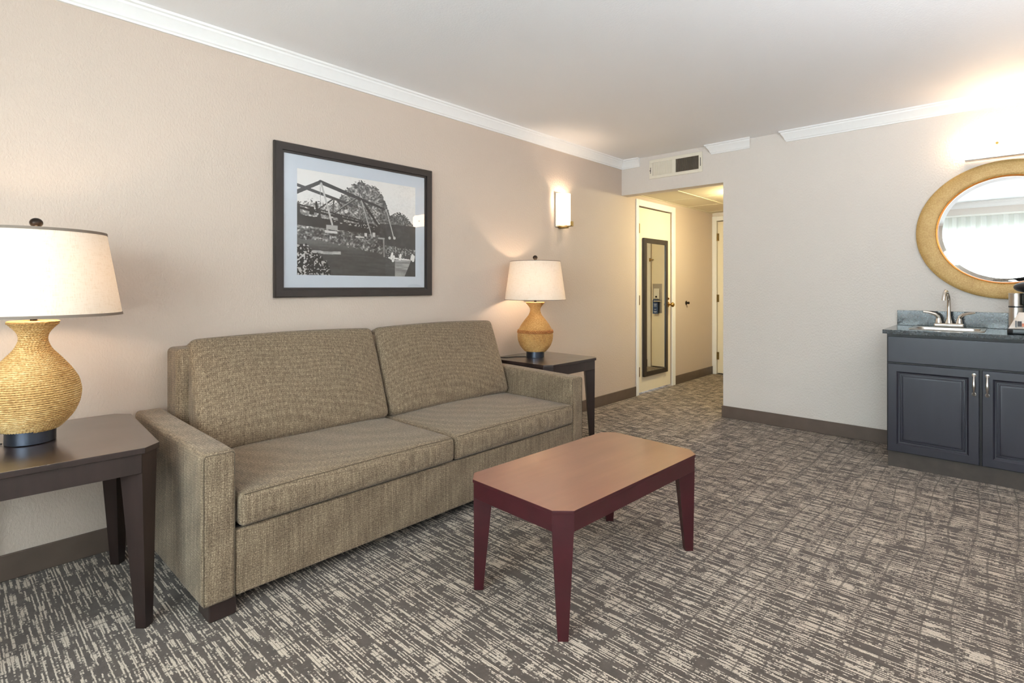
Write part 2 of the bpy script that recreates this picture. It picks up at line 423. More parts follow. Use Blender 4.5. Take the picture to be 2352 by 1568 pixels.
# baseboards
BH = 0.106
def base(name, *b):
    x0, x1, y0, y1 = b
    struct(name, MB().box(x0, x1, y0, y1, 0, BH, 0.003, 1), M_base)
base('baseboard_left', 0, 0.011, YF, 5.178)
base('baseboard_hall_left', 0, 0.011, 6.108, HY)
base('baseboard_back', HX+0.0, 2.378, YB-0.011, YB)
base('baseboard_hall_right', HX-0.011, HX, YB-0.011, HY)
base('baseboard_hall_end', D2X1+0.055, HX-0.012, HY-0.011, HY)
base('baseboard_back_right', 3.585, XR, YB-0.011, YB)
base('baseboard_right', XR-0.011, XR, YF, YB-0.012)

# crown moulding: profile (projection from wall, drop from ceiling)
CR = [(0, 0.087), (0.011, 0.087), (0.013, 0.078), (0.019, 0.073), (0.022, 0.062), (0.029, 0.046), (0.038, 0.032), (0.045, 0.024), (0.047, 0.014), (0.057, 0.010), (0.060, 0.0), (0, 0)]
def crown(name, rings):
    struct(name, MB().loft(rings), M_trim, smooth=20)
crown('trim_1', [[(p, YF, ZC-d) for p, d in CR], [(p, YB-p, ZC-d) for p, d in CR]])
crown('trim_2', [[(p, YB-p, ZC-d) for p, d in CR], [(0.215+p*0.15, YB-p, ZC-d) for p, d in CR]])
crown('trim_3', [[(0.966-p*1.0, YB-p, ZC-d) for p, d in CR], [(1.297+p*0.35, YB-p, ZC-d) for p, d in CR]])
crown('trim_4', [[(1.606-p*0.95, YB-p, ZC-d) for p, d in CR], [(XR-p, YB-p, ZC-d) for p, d in CR]])
crown('trim_5', [[(XR-p, YB-p, ZC-d) for p, d in CR], [(XR-p, YF+p, ZC-d) for p, d in CR]])
crown('trim_6', [[(p, YF+p, ZC-d) for p, d in CR], [(XR-p, YF+p, ZC-d) for p, d in CR]])

# ------------------------------------------------------------------ door_1 in the hallway's left wall
d1 = empty('door_1', (0, 5.62, 0), 'cream hallway door with the framed mirror hung on it', kind='structure')
MB().box(-0.045, -0.008, DY0+0.012, DY1-0.012, 0.02, DZ-0.012, 0.002, 1).build('door_panel', M_door, d1)
MB().box(-0.11, -0.05, DY0+0.001, DY0+0.02, 0, DZ-0.001).box(-0.11, -0.05, DY1-0.02, DY1-0.001, 0, DZ-0.001).box(-0.11, -0.05, DY0+0.02, DY1-0.02, DZ-0.02, DZ-0.001).build('door_stop', M_crack, d1)
fr = MB()
def casing_x(y0, y1, z0, z1): fr.box(0.0, 0.014, y0, y1, z0, z1, 0.004, 1)
casing_x(5.18, DY0, 0, DZ+0.07); casing_x(DY1, 6.106, 0, DZ+0.07); casing_x(DY0, DY1, DZ, DZ+0.07)
fr.build('door_frame', M_trim, d1)
for z in (1.83, 1.04, 0.25):
    h = MB().box(-0.008, -0.003, DY0+0.016, DY0+0.046, z-0.052, z+0.052).build('hinge', M_brassd, d1)
    MB().tube([(0.002, DY0+0.012, z-0.054), (0.002, DY0+0.012, z+0.054)], 0.007, 8).build('hinge_pin', M_brassd, h)
kn = MB().tube([(-0.008, 5.945, 0.975), (-0.002, 5.945, 0.975)], 0.032, 20).tube([(-0.002, 5.945, 0.975), (0.035, 5.945, 0.975)], 0.011, 12).ball((0.052, 5.945, 0.975), 0.024, 0.028, 0.028).build('door_knob', M_brass, d1)
MB().tube([(-0.008, 5.925, 1.045), (0.006, 5.925, 1.045)], 0.017, 14).box(0.006, 0.02, 5.921, 5.929, 1.035, 1.055, 0.002, 1).build('dead_bolt', M_brass, d1)

# framed mirror on the door
dm = empty('door_mirror', (0.0, 5.614, 0.19), 'tall narrow mirror in a flat dark frame hanging on the hallway door', 'mirror')
y0, y1, z0, z1, w = 5.336, 5.892, 0.188, 1.73, 0.055
f = MB()
f.box(-0.007, 0.022, y0, y0+w, z0, z1, 0.003, 1).box(-0.007, 0.022, y1-w, y1, z0, z1, 0.003, 1).box(-0.007, 0.0215, y0+w-0.001, y1-w+0.001, z0, z0+w, 0.003, 1).box(-0.007, 0.0215, y0+w-0.001, y1-w+0.001, z1-w, z1, 0.003, 1)
f.build('mirror_frame', M_frame, dm)
MB().box(-0.005, 0.012, y0+w-0.004, y1-w+0.004, z0+w-0.004, z1-w+0.004).build('mirror_glass', M_mirror, dm, 0)

# wall bumper
wb = MB().tube([(0.0, 6.42, 0.985), (0.006, 6.42, 0.985)], 0.026, 20).tube([(0.006, 6.42, 0.985), (0.03, 6.42, 0.985)], 0.012, 14).ball((0.034, 6.42, 0.985), 0.012, 0.017, 0.017).build('wall_bumper', M_dark)
tag(wb, 'small round dark metal door bumper on the cream hallway wall', 'bumper')

# ------------------------------------------------------------------ door_2 at the hallway's end
d2 = empty('door_2', (0.5, HY, 0), 'cream door at the far end of the hallway', kind='structure')
MB().box(D2X0+0.006, D2X1-0.006, HY+0.012, HY+0.05, 0.015, D2Z-0.01, 0.002, 1).build('door_panel', M_door, d2)
fr = MB().box(0.001, D2X0, HY-0.014, HY, 0, D2Z+0.06, 0.003, 1).box(D2X1, D2X1+0.05, HY-0.014, HY, 0, D2Z+0.06, 0.003, 1).box(D2X0, D2X1, HY-0.014, HY, D2Z, D2Z+0.06, 0.003, 1)
fr.build('door_frame', M_trim, d2)
MB().box(D2X0+0.001, D2X1-0.001, HY+0.055, HY+0.11, 0.001, D2Z-0.001).build('door_gap', M_crack, d2)
for z in (1.86, 1.03, 0.25):
    h = MB().box(D2X0+0.004, D2X0+0.028, HY+0.007, HY+0.012, z-0.05, z+0.05).build('hinge', M_brassd, d2)
    MB().tube([(D2X0+0.003, HY+0.004, z-0.052), (D2X0+0.003, HY+0.004, z+0.052)], 0.006, 8).build('hinge_pin', M_brassd, h)
MB().box(0.775, 0.925, HY+0.009, HY+0.012, 0.80, 1.23).build('lock_plate', M_nickel, d2)
lk = MB().box(0.81, 0.90, HY-0.012, HY+0.009, 1.01, 1.16, 0.006, 2).build('lock_box', M_white, d2)
MB().tube([(0.855, HY-0.02, 1.04), (0.855, HY-0.012, 1.04)], 0.014, 12).build('thumb_turn', M_dark, lk)
MB().tube([(0.87, HY-0.045, 0.975), (0.87, HY+0.009, 0.975)], 0.012, 12).tube([(0.875, HY-0.045, 0.975), (0.83, HY-0.05, 0.975), (0.765, HY-0.045, 0.972)], [0.012, 0.010, 0.009], 12).build('lever_handle', M_nickel, d2)
MB().tube([(0.955, HY-0.02, 1.585), (0.895, HY-0.02, 1.585)], 0.007, 8).box(0.945, 0.965, HY-0.024, HY-0.0145, 1.56, 1.61, 0.002, 1).build('swing_latch', M_brassd, d2)
ht = empty('door_hanger', (0.86, HY-0.03, 0.80), 'blue paper privacy hanger on the lever of the end door', 'door tag')
MB().prism([(0.82, 0.79), (0.905, 0.79), (0.905, 0.985), (0.895, 1.0), (0.83, 1.0), (0.82, 0.985)], 'y', HY-0.029, HY-0.0275).build('tag_card', plain('blue_card', srgb(44, 66, 112), 0.6), ht)
M_print = plain('white_print', srgb(210, 220, 235), 0.6)
mb = MB()
for k, (zz, ww) in enumerate([(0.93, 0.05), (0.915, 0.04), (0.90, 0.045), (0.85, 0.03), (0.82, 0.05), (0.81, 0.035)]):
    mb.box(0.8625-ww/2, 0.8625+ww/2, HY-0.0296, HY-0.0291, zz, zz+0.006)
tag(mb.build('tag_print', M_print, ht), kind='stuff')

# hallway ceiling light, hidden behind the header but lighting the hallway
HLX, HLY = 0.945, 5.75
hl = empty('ceiling_light', (HLX, HLY, ZHC), 'round glowing dome light on the hallway ceiling behind the header', 'ceiling light')
MB().lathe([(0.096, ZHC-0.0045), (0.10, ZHC-0.012), (0.10, ZHC-0.022), (0.096, ZHC-0.026)], HLX, HLY, 32).build('light_base', M_nickel, hl)
MB().lathe([(0.094, ZHC-0.0265), (0.09, ZHC-0.045), (0.075, ZHC-0.062), (0.045, ZHC-0.075), (0.01, ZHC-0.08)], HLX, HLY, 32).build('glass_dome', M_hallglass, hl)

# ------------------------------------------------------------------ supply register on the header
vt = empty('wall_register', (0.597, YB, 2.36), 'white rectangular air register above the hallway opening', 'vent')
vx0, vx1, vz0, vz1 = 0.323, 0.871, 2.266, 2.456
m = MB().box(vx0, vx1, YB-0.010, YB, vz0, vz0+0.032, 0.003, 1).box(vx0, vx1, YB-0.010, YB, vz1-0.032, vz1, 0.003, 1)
m.box(vx0, vx0+0.036, YB-0.0098, YB, vz0+0.03, vz1-0.03, 0.002, 1).box(vx1-0.036, vx1, YB-0.0098, YB, vz0+0.03, vz1-0.03, 0.002, 1).box(0.572, 0.606, YB-0.0098, YB, vz0+0.03, vz1-0.03)
m.build('register_frame', M_vent, vt)
MB().box(vx0+0.034, vx1-0.034, YB-0.0015, YB-0.0002, vz0+0.03, vz1-0.03).build('duct_back', M_ventd, vt)
m = MB()
for k in range(18):                 # closed blades, left half
    x = vx0+0.04+k*0.0118; m.box(-0.0045, 0.0075, -0.0012, 0.0012, vz0+0.031, vz1-0.031, mat=Matrix.Translation((x+0.003, YB-0.006, 0)) @ Matrix.Rotation(R(-14), 4, 'Z'))
tag(m.build('closed_blades', M_vent, vt), kind='stuff')
m = MB()
for k in range(18):
    x = 0.609+k*0.0128; m.box(-0.0045, 0.0045, -0.0009, 0.0009, vz0+0.031, vz1-0.031, mat=Matrix.Translation((x+0.003, YB-0.0055, 0)) @ Matrix.Rotation(R(82), 4, 'Z'))
tag(m.build('open_blades', plain('vent_blade', srgb(140, 128, 112), 0.5), vt), kind='stuff')
MB().box(vx0+0.014, vx0+0.018, YB-0.013, YB-0.0095, vz0+0.055, vz1-0.075).box(vx0+0.008, vx0+0.02, YB-0.016, YB-0.0095, vz0+0.08, vz0+0.086).build('damper_lever', M_dark, vt)
MB().box(vx1-0.020, vx1-0.016, YB-0.013, YB-0.0095, vz0+0.055, vz1-0.055).build('damper_slot', M_dark, vt)

# ------------------------------------------------------------------ window wall (seen only in the oval mirror)
wn = empty('window_1', ((WIN_X0+WIN_X1)/2, YF, WIN_Z0), 'wide sliding window behind sheer curtains', kind='structure')
nm = [WIN_X0, 1.90, 2.71, 3.50, WIN_X1]
m = MB().box(WIN_X0, WIN_X1, YF-0.09, YF-0.03, WIN_Z1-0.05, WIN_Z1).box(WIN_X0, WIN_X1, YF-0.09, YF-0.03, WIN_Z0, WIN_Z0+0.05)
for x in nm: m.box(max(WIN_X0, x-0.035), min(WIN_X1, x+0.035), YF-0.088, YF-0.032, WIN_Z0+0.05, WIN_Z1-0.05)
m.build('window_frame', M_trim, wn)
for a, b in zip(nm, nm[1:]):
    MB().box(a+0.03, b-0.03, YF-0.063, YF-0.057, WIN_Z0+0.045, WIN_Z1-0.045).build('pane', M_wpane, wn)
cu = empty('sheer_curtain', (2.3, YF+0.09, 2.28), 'pleated pale sheer curtain covering the window behind the camera', 'curtain')
def curtain_mesh():
    x0, x1 = 1.0, 4.32; nx = 760; nz = 2; vs = []; fs = []
    for k in range(nz+1):
        z = 0.62+(2.27-0.62)*k/nz
        for i in range(nx+1):
            x = x0+(x1-x0)*i/nx; ph = x*2*PI/0.115+0.9*math.sin(x*3.1)+0.5*math.sin(x*7.7+1)
            vs.append((x+0.010*math.sin(2*ph), YF+0.085+0.032*math.sin(ph)+0.008*math.sin(ph*0.37), z))
    for k in range(nz):
        for i in range(nx):
            a = k*(nx+1)+i; fs.append((a, a+1, a+nx+2, a+nx+1))
    me = bpy.data.meshes.new('curtain_fabric'); me.from_pydata(vs, [], fs); return me
link('curtain_fabric', curtain_mesh(), M_sheer, cu, 60)
MB().box(0.98, 4.34, YF, YF+0.11, 2.272, 2.30, 0.003, 1).build('curtain_track', M_white, cu)
# outside: lawn and trees
struct('ground', MB().box(-8, 12, -14, YF-0.13, -0.35, -0.15), M_lawn, label='lawn outside the window')
def tree(x, y, h, r, sd):
    rg = random.Random(sd); t = empty('garden_tree', (x, y, -0.15), None, 'tree', group='green trees outside the window')
    t['label'] = {1: 'leafy green tree outside the left end of the window', 2: 'lower round green tree outside the middle of the window', 3: 'tallest green tree outside the right end of the window'}[sd]
    MB().tube([(x, y, -0.15), (x+0.05, y, h*0.4), (x, y+0.05, h*0.8)], [0.12, 0.09, 0.03], 8).build('trunk', M_bark, t)
    vs = []; fs = []
    for k in range(2600):
        d = Vector((rg.gauss(0, 1), rg.gauss(0, 1), rg.gauss(0, 1))).normalized()*r*(rg.random()**0.33)
        c = Vector((x, y, h))+Vector((d.x, d.y, d.z*1.15)); a = Vector((rg.gauss(0, 1), rg.gauss(0, 1), rg.gauss(0, 1))).normalized()
        b = a.orthogonal().normalized(); a *= 0.085; b *= 0.05; n = len(vs)
        vs += [tuple(c-a), tuple(c+b), tuple(c+a), tuple(c-b)]; fs.append((n, n+1, n+2, n+3))
    me = bpy.data.meshes.new('foliage'); me.from_pydata(vs, [], fs); link('foliage', me, M_leaf, t, 0)['kind'] = 'stuff'
for a in [(0.6, -7.2, 2.6, 1.4, 1), (3.5, -8.0, 2.3, 1.4, 2), (6.4, -7.0, 2.9, 1.4, 3)]: tree(*a)

# ================================================================== SOFA
sofa = empty('sofa', (0.5, 1.76, 0), 'olive brown tweed three seat sofa with two seat and two back cushions', 'sofa')
SY0, SY1, SXF, AW = 0.630, 2.891, 0.930, 0.114
def soft_box(x0, x1, y0, y1, z0, z1, r, seg=4, fn=None, cuts=0):
    b = bmesh.new(); bmesh.ops.create_cube(b, size=1.0)
    for v in b.verts: v.co = Vector(((x0+x1)/2+v.co.x*(x1-x0), (y0+y1)/2+v.co.y*(y1-y0), (z0+z1)/2+v.co.z*(z1-z0)))
    bmesh.ops.bevel(b, geom=b.edges[:], offset=r, segments=seg, profile=0.5, affect='EDGES')
    if cuts:
        for ax, lo, hi in ((0, x0, x1), (1, y0, y1), (2, z0, z1)):
            n = max(1, int(round((hi-lo)/cuts)))
            for k in range(1, n):
                c = [0, 0, 0]; nn = [0, 0, 0]; c[ax] = lo+(hi-lo)*k/n; nn[ax] = 1
                bmesh.ops.bisect_plane(b, geom=b.verts[:]+b.edges[:]+b.faces[:], plane_co=c, plane_no=nn)
    if fn:
        for v in b.verts: v.co = Vector(fn(v.co))
    return b
def hashn(a, b, s=0): return (math.sin(a*12.9+b*7.3+s)*0.5+math.sin(a*5.1-b*9.7+s*2)*0.5)
# arms: slightly rising to the rear, front panel with a seam
def arm(y0, y1, outer):
    def fn(c):
        z = c.z
        if z > 0.4: z += (0.93-c.x)*0.022*(z-0.4)/0.2
        # padded top swells outward a little towards the rear
        return (c.x, c.y+outer*0.012*max(0, (z-0.45)/0.17)*max(0, min(1, (0.85-c.x)/0.5)), z)
    m = MB(); m.add(soft_box(0.045, SXF, y0, y1, 0.062, 0.603, 0.020, 4, fn, 0.06)); a = m.build('arm', M_fab, sofa, 50)
    p = MB()
    r = 0.0016; xf = SXF-0.001
    pts = [(xf, y0+0.006, 0.07), (xf, y0+0.006, 0.585), (xf, y0+0.012, 0.595), (xf, y1-0.012, 0.595), (xf, y1-0.006, 0.585), (xf, y1-0.006, 0.07)]
    p.tube([(q[0]-0.003, q[1], q[2]) for q in pts], 0.0015, 6).build('seam', M_seam, a)
arm(SY0, SY0+AW, -1); arm(SY1-AW, SY1, 1)
YI0, YI1 = SY0+AW, SY1-AW
m = MB(); m.add(soft_box(0.05, SXF-0.006, YI0-0.002, YI1+0.002, 0.066, 0.306, 0.010, 3)); m.build('front_rail', M_fab, sofa, 50)
m = MB(); m.add(soft_box(0.045, 0.21, YI0+0.002, YI1-0.002, 0.31, 0.905, 0.024, 4)); m.build('back_frame', M_fab, sofa, 50)
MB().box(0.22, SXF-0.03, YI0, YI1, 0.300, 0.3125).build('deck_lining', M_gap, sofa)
# seat cushions
YM = 1.777
def seat(y0, y1, sd):
    cx, cy = 0.58, (y0+y1)/2; hx, hy = 0.37, (y1-y0)/2
    def fn(c):
        u = (c.x-cx)/hx; v = (c.y-cy)/hy
        crown_ = max(0, (1-u**4))*max(0, (1-v**4)) if abs(u) < 1 and abs(v) < 1 else 0
        z = c.z
        if z > 0.40: z += 0.020*crown_+0.003*hashn(c.x*1.2, c.y, sd)*crown_
        x = c.x
        if x > 0.9 and 0.32 < z < 0.43:   # wrinkled, belly-out front face
            b = math.sin(PI*(z-0.312)/0.125)
            x += 0.010*b*(1-v**6 if abs(v) < 1 else 0)+0.0045*b*math.sin(c.y*(55+8*math.sin(sd)))*max(0, math.sin(c.y*4.2+sd))
        return (x, c.y, z)
    m = MB(); m.add(soft_box(0.21, 0.945, y0, y1, 0.313, 0.437, 0.024, 4, fn, 0.022))
    o = m.build('seat_cushion', M_fab, sofa, 60)
    p = MB(); n = 60; top = []; 
    for k in range(n+1):
        y = y0+0.016+(y1-y0-0.032)*k/n; v = (y-cy)/hy; u = (0.936-cx)/hx
        cr = max(0, 1-u**4)*max(0, 1-v**4)
        top.append((0.9405, y, 0.4330+0.02*cr))
    p.tube(top, 0.0014, 6).build('seam', M_seam, o)
seat(YI0+0.006, YM-0.003, 1.0); seat(YM+0.003, YI1-0.006, 4.0)
# back cushions: leaning, plump
def back(y0, y1, sd):
    hy = (y1-y0)/2; cy = (y0+y1)/2; H = 0.540; T = 0.150
    tilt = Matrix.Translation((0.395, 0, 0.452)) @ Matrix.Rotation(R(-20.5), 4, 'Y')
    def fn(c):
        v = (c.y-cy)/hy; w = (c.z-H/2)/(H/2); x = c.x
        pl = max(0, 1-abs(v)**3.5)*max(0, 1-abs(w)**3.5)
        if x > -T/2: x += 0.030*pl+0.004*hashn(c.y*1.1, c.z*1.6, sd)*pl
        z = c.z
        if z > H*0.8: z += 0.012*max(0, 1-v*v)-0.006
        # corners tuck in
        y = cy+(c.y-cy)*(1-0.012*abs(w)**3)
        p = tilt @ Vector((x, y, z)); return tuple(p)
    m = MB(); m.add(soft_box(-T, 0.0, y0, y1, 0.0, H, 0.034, 5, fn, 0.03)); m.build('back_cushion', M_fab, sofa, 60)
back(YI0+0.050, YM-0.002, 2.0); back(YM+0.006, YI1-0.004, 5.0)
for (x0, x1, y0, y1) in ((0.80, 0.915, SY0+0.026, SY0+0.118), (0.80, 0.915, SY1-0.118, SY1-0.026), (0.06, 0.16, SY0+0.026, SY0+0.118), (0.06, 0.16, SY1-0.118, SY1-0.026)):
    MB().box(x0, x1, y0, y1, 0.0, 0.066, 0.004, 1).build('foot', M_esp, sofa)

# ================================================================== TABLES
def corner_table(name, label, cx, cy, rot, Wx, Ly, ch, h, top_t, apron, legd, legw, mt, mf, inset=0.008):
    t = empty(name, (cx, cy, 0), label, 'table', rz=rot)
    Mw = Matrix.Translation((cx, cy, 0)) @ Matrix.Rotation(rot, 4, 'Z')
    def octo(d, c): 
        a, b = Wx/2-d, Ly/2-d
        return [(a-c, -b), (a, -b+c), (a, b-c), (a-c, b), (-a+c, b), (-a, b-c), (-a, -b+c), (-a+c, -b)]
    MB().prism(octo(0, ch), 'z', h-top_t, h, 0.002, 2, Mw).build('table_top', [mt, mf], t)
    for p_ in t.children[0].data.polygons: p_.material_index = 0 if p_.normal.z > 0.5 else 1
    a, b = Wx/2-inset, Ly/2-inset; zt, zb = h-top_t, h-top_t-apron
    for s in (-1, 1):
        MB().box(-a+ch, a-ch, min(s*b, s*(b-0.02)), max(s*b, s*(b-0.02)), zb, zt, 0.001, 1, Mw).build('apron', mf, t)
        MB().box(min(s*a, s*(a-0.02)), max(s*a, s*(a-0.02)), -b+ch, b-ch, zb, zt, 0.001, 1, Mw).build('apron', mf, t)
    for sx in (-1, 1):
        for sy in (-1, 1):
            # post turned 45 degrees, its outer face flush with the clipped corner, tapering on the inner side
            n = Vector((sx, sy, 0)).normalized(); q = Vector((-sy, sx, 0)).normalized()
            oc = Vector((sx*(a-ch/2), sy*(b-ch/2), 0))
            wt, wb_ = ch*1.4142/2*0.97, legw/2
            def ring(z, hw, dp, off=0.0):
                o = oc+n*off
                return [tuple(Mw @ (Vector((p.x, p.y, z)))) for p in (o+q*hw, o-q*hw, o-q*hw-n*dp, o+q*hw-n*dp)]
            MB().loft([ring(zt, wt, legd), ring(zb, wt, legd), ring(0.0, wb_, legw)]).build('leg', mf, t)
    return t
corner_table('coffee_table', 'mahogany red coffee table with clipped corners in front of the sofa', 1.677, 1.894, -0.0443, 0.515, 0.964, 0.053, 0.441, 0.013, 0.060, 0.072, 0.036, M_maht, M_mah, 0.003)
corner_table('end_table', 'dark espresso end table at the left edge carrying the larger looking lamp', 0.442, 0.255, -0.060, 0.685, 0.62, 0.052, 0.635, 0.020, 0.068, 0.078, 0.036, M_espt, M_esp)
corner_table('end_table', 'dark espresso end table beyond the right arm of the sofa', 0.314, 3.236, 0.0, 0.615, 0.635, 0.050, 0.636, 0.020, 0.068, 0.078, 0.036, M_espt, M_esp)

# ================================================================== TABLE LAMPS
PROF = [(0.683, .078), (.70, .096), (.73, .119), (.77, .134), (.81, .138), (.85, .130), (.89, .108), (.93, .078), (.965, .049), (1.0, .0355), (1.025, .040), (1.045, .055), (1.062, .072)]
pz = np.array([p[0] for p in PROF]); pr = np.array([p[1] for p in PROF])
def smooth_profile():
    zz = np.linspace(pz[0], pz[-1], 400); rr = np.interp(zz, pz, pr)
    k = np.ones(25)/25; rp = np.pad(rr, 12, mode='edge'); rr2 = np.convolve(rp, k, 'valid')
    rr2[:6] = rr[:6]; rr2[-6:] = rr[-6:]; return zz, rr2
SZ, SR = smooth_profile()
def rope_mesh(pitch, r0, lean, cx, cy, twl, spt, cs=8):
    s = np.concatenate([[0], np.cumsum(np.hypot(np.diff(SZ), np.diff(SR)))])
    turns = s[-1]/pitch; N = int(turns*spt); t = np.linspace(0, 1, N); ss = t*s[-1]
    z = np.interp(ss, s, SZ); r = np.interp(ss, s, SR); th = t*turns*2*PI
    al = np.concatenate([[0], np.cumsum(np.hypot(np.diff(r*np.cos(th)), np.diff(r*np.sin(th))))])
    dz = np.gradient(SZ, s); dr = np.gradient(SR, s); nz = -np.interp(ss, s, dr); nr = np.interp(ss, s, dz)
    ph = np.arange(cs)*2*PI/cs
    tw = al*2*PI/twl
    rad = r0*(0.92+0.20*np.cos(2*(ph[None, :]-tw[:, None])))
    off_n = rad*np.cos(ph)[None, :]; off_t = rad*np.sin(ph)[None, :]
    Rr = r[:, None]+off_n*nr[:, None]+off_t*(-nz)[:, None]*-1*-1
    Zz = z[:, None]+off_n*nz[:, None]+off_t*nr[:, None]
    X = cx+Rr*np.cos(th)[:, None]+lean[0]*(Zz-0.636); Y = cy+Rr*np.sin(th)[:, None]+lean[1]*(Zz-0.636)
    V = np.stack([X, Y, Zz], -1).reshape(-1, 3)
    i = np.arange(N-1)[:, None]*cs; j = np.arange(cs)[None, :]; j2 = (j+1) % cs
    F = np.stack([i+j, i+j2, i+cs+j2, i+cs+j], -1).reshape(-1, 4)
    me = bpy.data.meshes.new('rope'); me.from_pydata(V.tolist(), [], F.tolist()); me.update(); return me
def lamp(cx, cy, label, lean, pitch, r0, spt, mrope, braid, trim, rb=0.240, rt=0.197):
    TZ = 0.636
    t = empty('table_lamp', (cx, cy, TZ), label, 'lamp')
    S = Matrix(((1, 0, lean[0], -lean[0]*TZ), (0, 1, lean[1], -lean[1]*TZ), (0, 0, 1, 0), (0, 0, 0, 1)))
    def L(prof, seg=64, caps=True):
        m = MB(); m.lathe(prof, cx, cy, seg, caps); m.bm.transform(S); return m
    L([(0.066, TZ), (0.071, TZ+0.002), (0.071, TZ+0.043), (0.069, TZ+0.047)]).build('lamp_foot', M_lbase, t)
    L([(max(0.02, r-0.003), z) for z, r in list(zip(SZ, SR))[::10]]+[(SR[-1]-0.004, SZ[-1])]).build('body', M_core, t)
    link('rope_winding', rope_mesh(pitch, r0, lean, cx, cy, 0.017, spt), mrope, t, 60)
    L([(0.0715, SZ[-1]-0.001), (0.0745, SZ[-1]+0.003), (0.070, SZ[-1]+0.006), (0.02, SZ[-1]+0.006)]).build('rim', mrope, t)
    if braid:
        m = MB(); n = 46
        for zc_ in (0.846, 0.834):
            for k in range(n):
                a = 2*PI*k/n; s = 1 if zc_ > 0.84 else -1; rr = float(np.interp(zc_, SZ, SR))+0.005
                pts = []
                for u in (-0.5, 0, 0.5):
                    aa = a+u*2*PI/n*1.25; zz = zc_+s*u*0.010
                    pts.append((cx+(rr+0.002*(1-4*u*u))*math.cos(aa), cy+(rr+0.002*(1-4*u*u))*math.sin(aa), zz))
                m.tube(pts, [0.003, 0.0045, 0.003], 6)
        m.build('braid_band', M_braid, t)
    # fittings
    L([(0.010, 1.066), (0.010, 1.10), (0.017, 1.102), (0.017, 1.15), (0.012, 1.16)], 16).build('socket', M_dark, t)
    b = MB().ball((cx, cy, 1.212), 0.030, 0.030, 0.042, 20, 14); b.bm.transform(S); b.build('bulb', M_bulb, t)
    # harp and spider
    m = MB(); q = [(0.012, 1.10), (0.045, 1.13), (0.065, 1.22), (0.045, 1.32), (0.004, 1.378)]
    for sg in (-1, 1): m.tube([(cx+sg*a, cy, z) for a, z in q], 0.002, 6)
    for k in range(3):
        a = 2*PI*k/3+0.5; m.tube([(cx, cy, 1.38), (cx+0.196*math.cos(a), cy+0.196*math.sin(a), 1.384)], 0.002, 6)
    m.bm.transform(S); m.build('harp', M_brassd, t)
    zb, zt = 1.086, 1.388
    sh = L([(rb, zb), (rb-(rb-rt)*0.5, (zb+zt)/2), (rt, zt)], 96, False).build('lamp_shade', M_shade, t)
    def band(r1, z1, r2, z2):
        return L([(r1+0.0015, z1), (r2+0.0015, z2), (r2-0.0015, z2), (r1-0.0015, z1), (r1+0.0015, z1)], 96, False)
    k = (rb-rt)/(zt-zb); bw = 0.0085 if trim else 0.003
    band(rb+0.0005, zb-0.001, rb-k*bw, zb+bw).build('shade_binding', M_trimb, sh)
    band(rt+k*bw, zt-bw, rt, zt+0.001).build('shade_binding', M_trimb, sh)
    m = L([(0.006, 1.384), (0.006, 1.398), (0.012, 1.402), (0.012, 1.405)], 16)
    c = Vector((cx+lean[0]*(1.418-TZ), cy+lean[1]*(1.418-TZ), 1.418)); m.ball(tuple(c), 0.0195, 0.0195, 0.0175)
    m.build('finial', M_dark, t)
    return t
# right-vector of the view in world, so that the lean follows what the photo shows
lampL = lamp(0.412, 0.232, 'left seagrass rope table lamp with a brown bound linen shade', (0.018, 0.018), 0.0078, 0.0042, 300, M_rope, False, True, 0.258, 0.203)
lampR = lamp(0.243, 3.216, 'tan rope table lamp with a braided band on the table beyond the sofa', (-0.001, -0.001), 0.0066, 0.0036, 120, M_rope2, True, False)
# cords
c1 = MB().tube([(0.395, 0.158, 0.6385), (0.34, 0.11, 0.6385), (0.25, 0.07, 0.6385), (0.15, 0.06, 0.6385), (0.10, 0.05, 0.6385)], 0.0024, 8).build('lamp_cord', M_cord)
tag(c1, 'thin black power cord trailing from the left lamp across its table', 'cord')
c2 = MB().tube([(0.186, 3.168, 0.639), (0.165, 3.15, 0.639), (0.13, 3.10, 0.639), (0.12, 3.03, 0.639), (0.07, 3.00, 0.639), (0.035, 2.96, 0.6395)], 0.0024, 8).build('lamp_cord', M_cord)
tag(c2, 'thin black power cord looping behind the lamp beyond the sofa', 'cord')
# outlet low on the wall behind the left end table
ol = empty('wall_outlet', (0, 0.66, 0.05), 'small pale cord plug and outlet low behind the left end table leg', 'outlet')
MB().box(0.011, 0.016, 0.610, 0.655, 0.03, 0.10, 0.002, 1).build('cover_plate', M_white, ol)
MB().box(0.016, 0.040, 0.622, 0.643, 0.055, 0.08, 0.004, 2).build('plug', M_cord, ol)

fl = empty('added_fill_lamp', (4.02, 1.85, 0), 'added out-of-frame fill lamp, tall bronze with an upturned glass bowl, by the right wall', 'lamp')  # lamp added out of view as soft fill for ceiling and back wall
MB().lathe([(0.15, 0.0), (0.15, 0.012), (0.13, 0.022), (0.03, 0.03)], 4.02, 1.85, 40).build('base', M_dark, fl)
MB().lathe([(0.013, 0.025), (0.013, 1.70), (0.02, 1.71), (0.02, 1.735)], 4.02, 1.85, 20).build('pole', M_dark, fl)
MB().lathe([(0.03, 1.736), (0.10, 1.765), (0.16, 1.815), (0.175, 1.84), (0.172, 1.842), (0.155, 1.815), (0.095, 1.772), (0.02, 1.745)], 4.02, 1.85, 48).build('glass_bowl', M_shade, fl)
pt('added_fill_light', (4.02, 1.85, 1.83), 190.0, (0.92, 0.96, 1.0), 0.05)

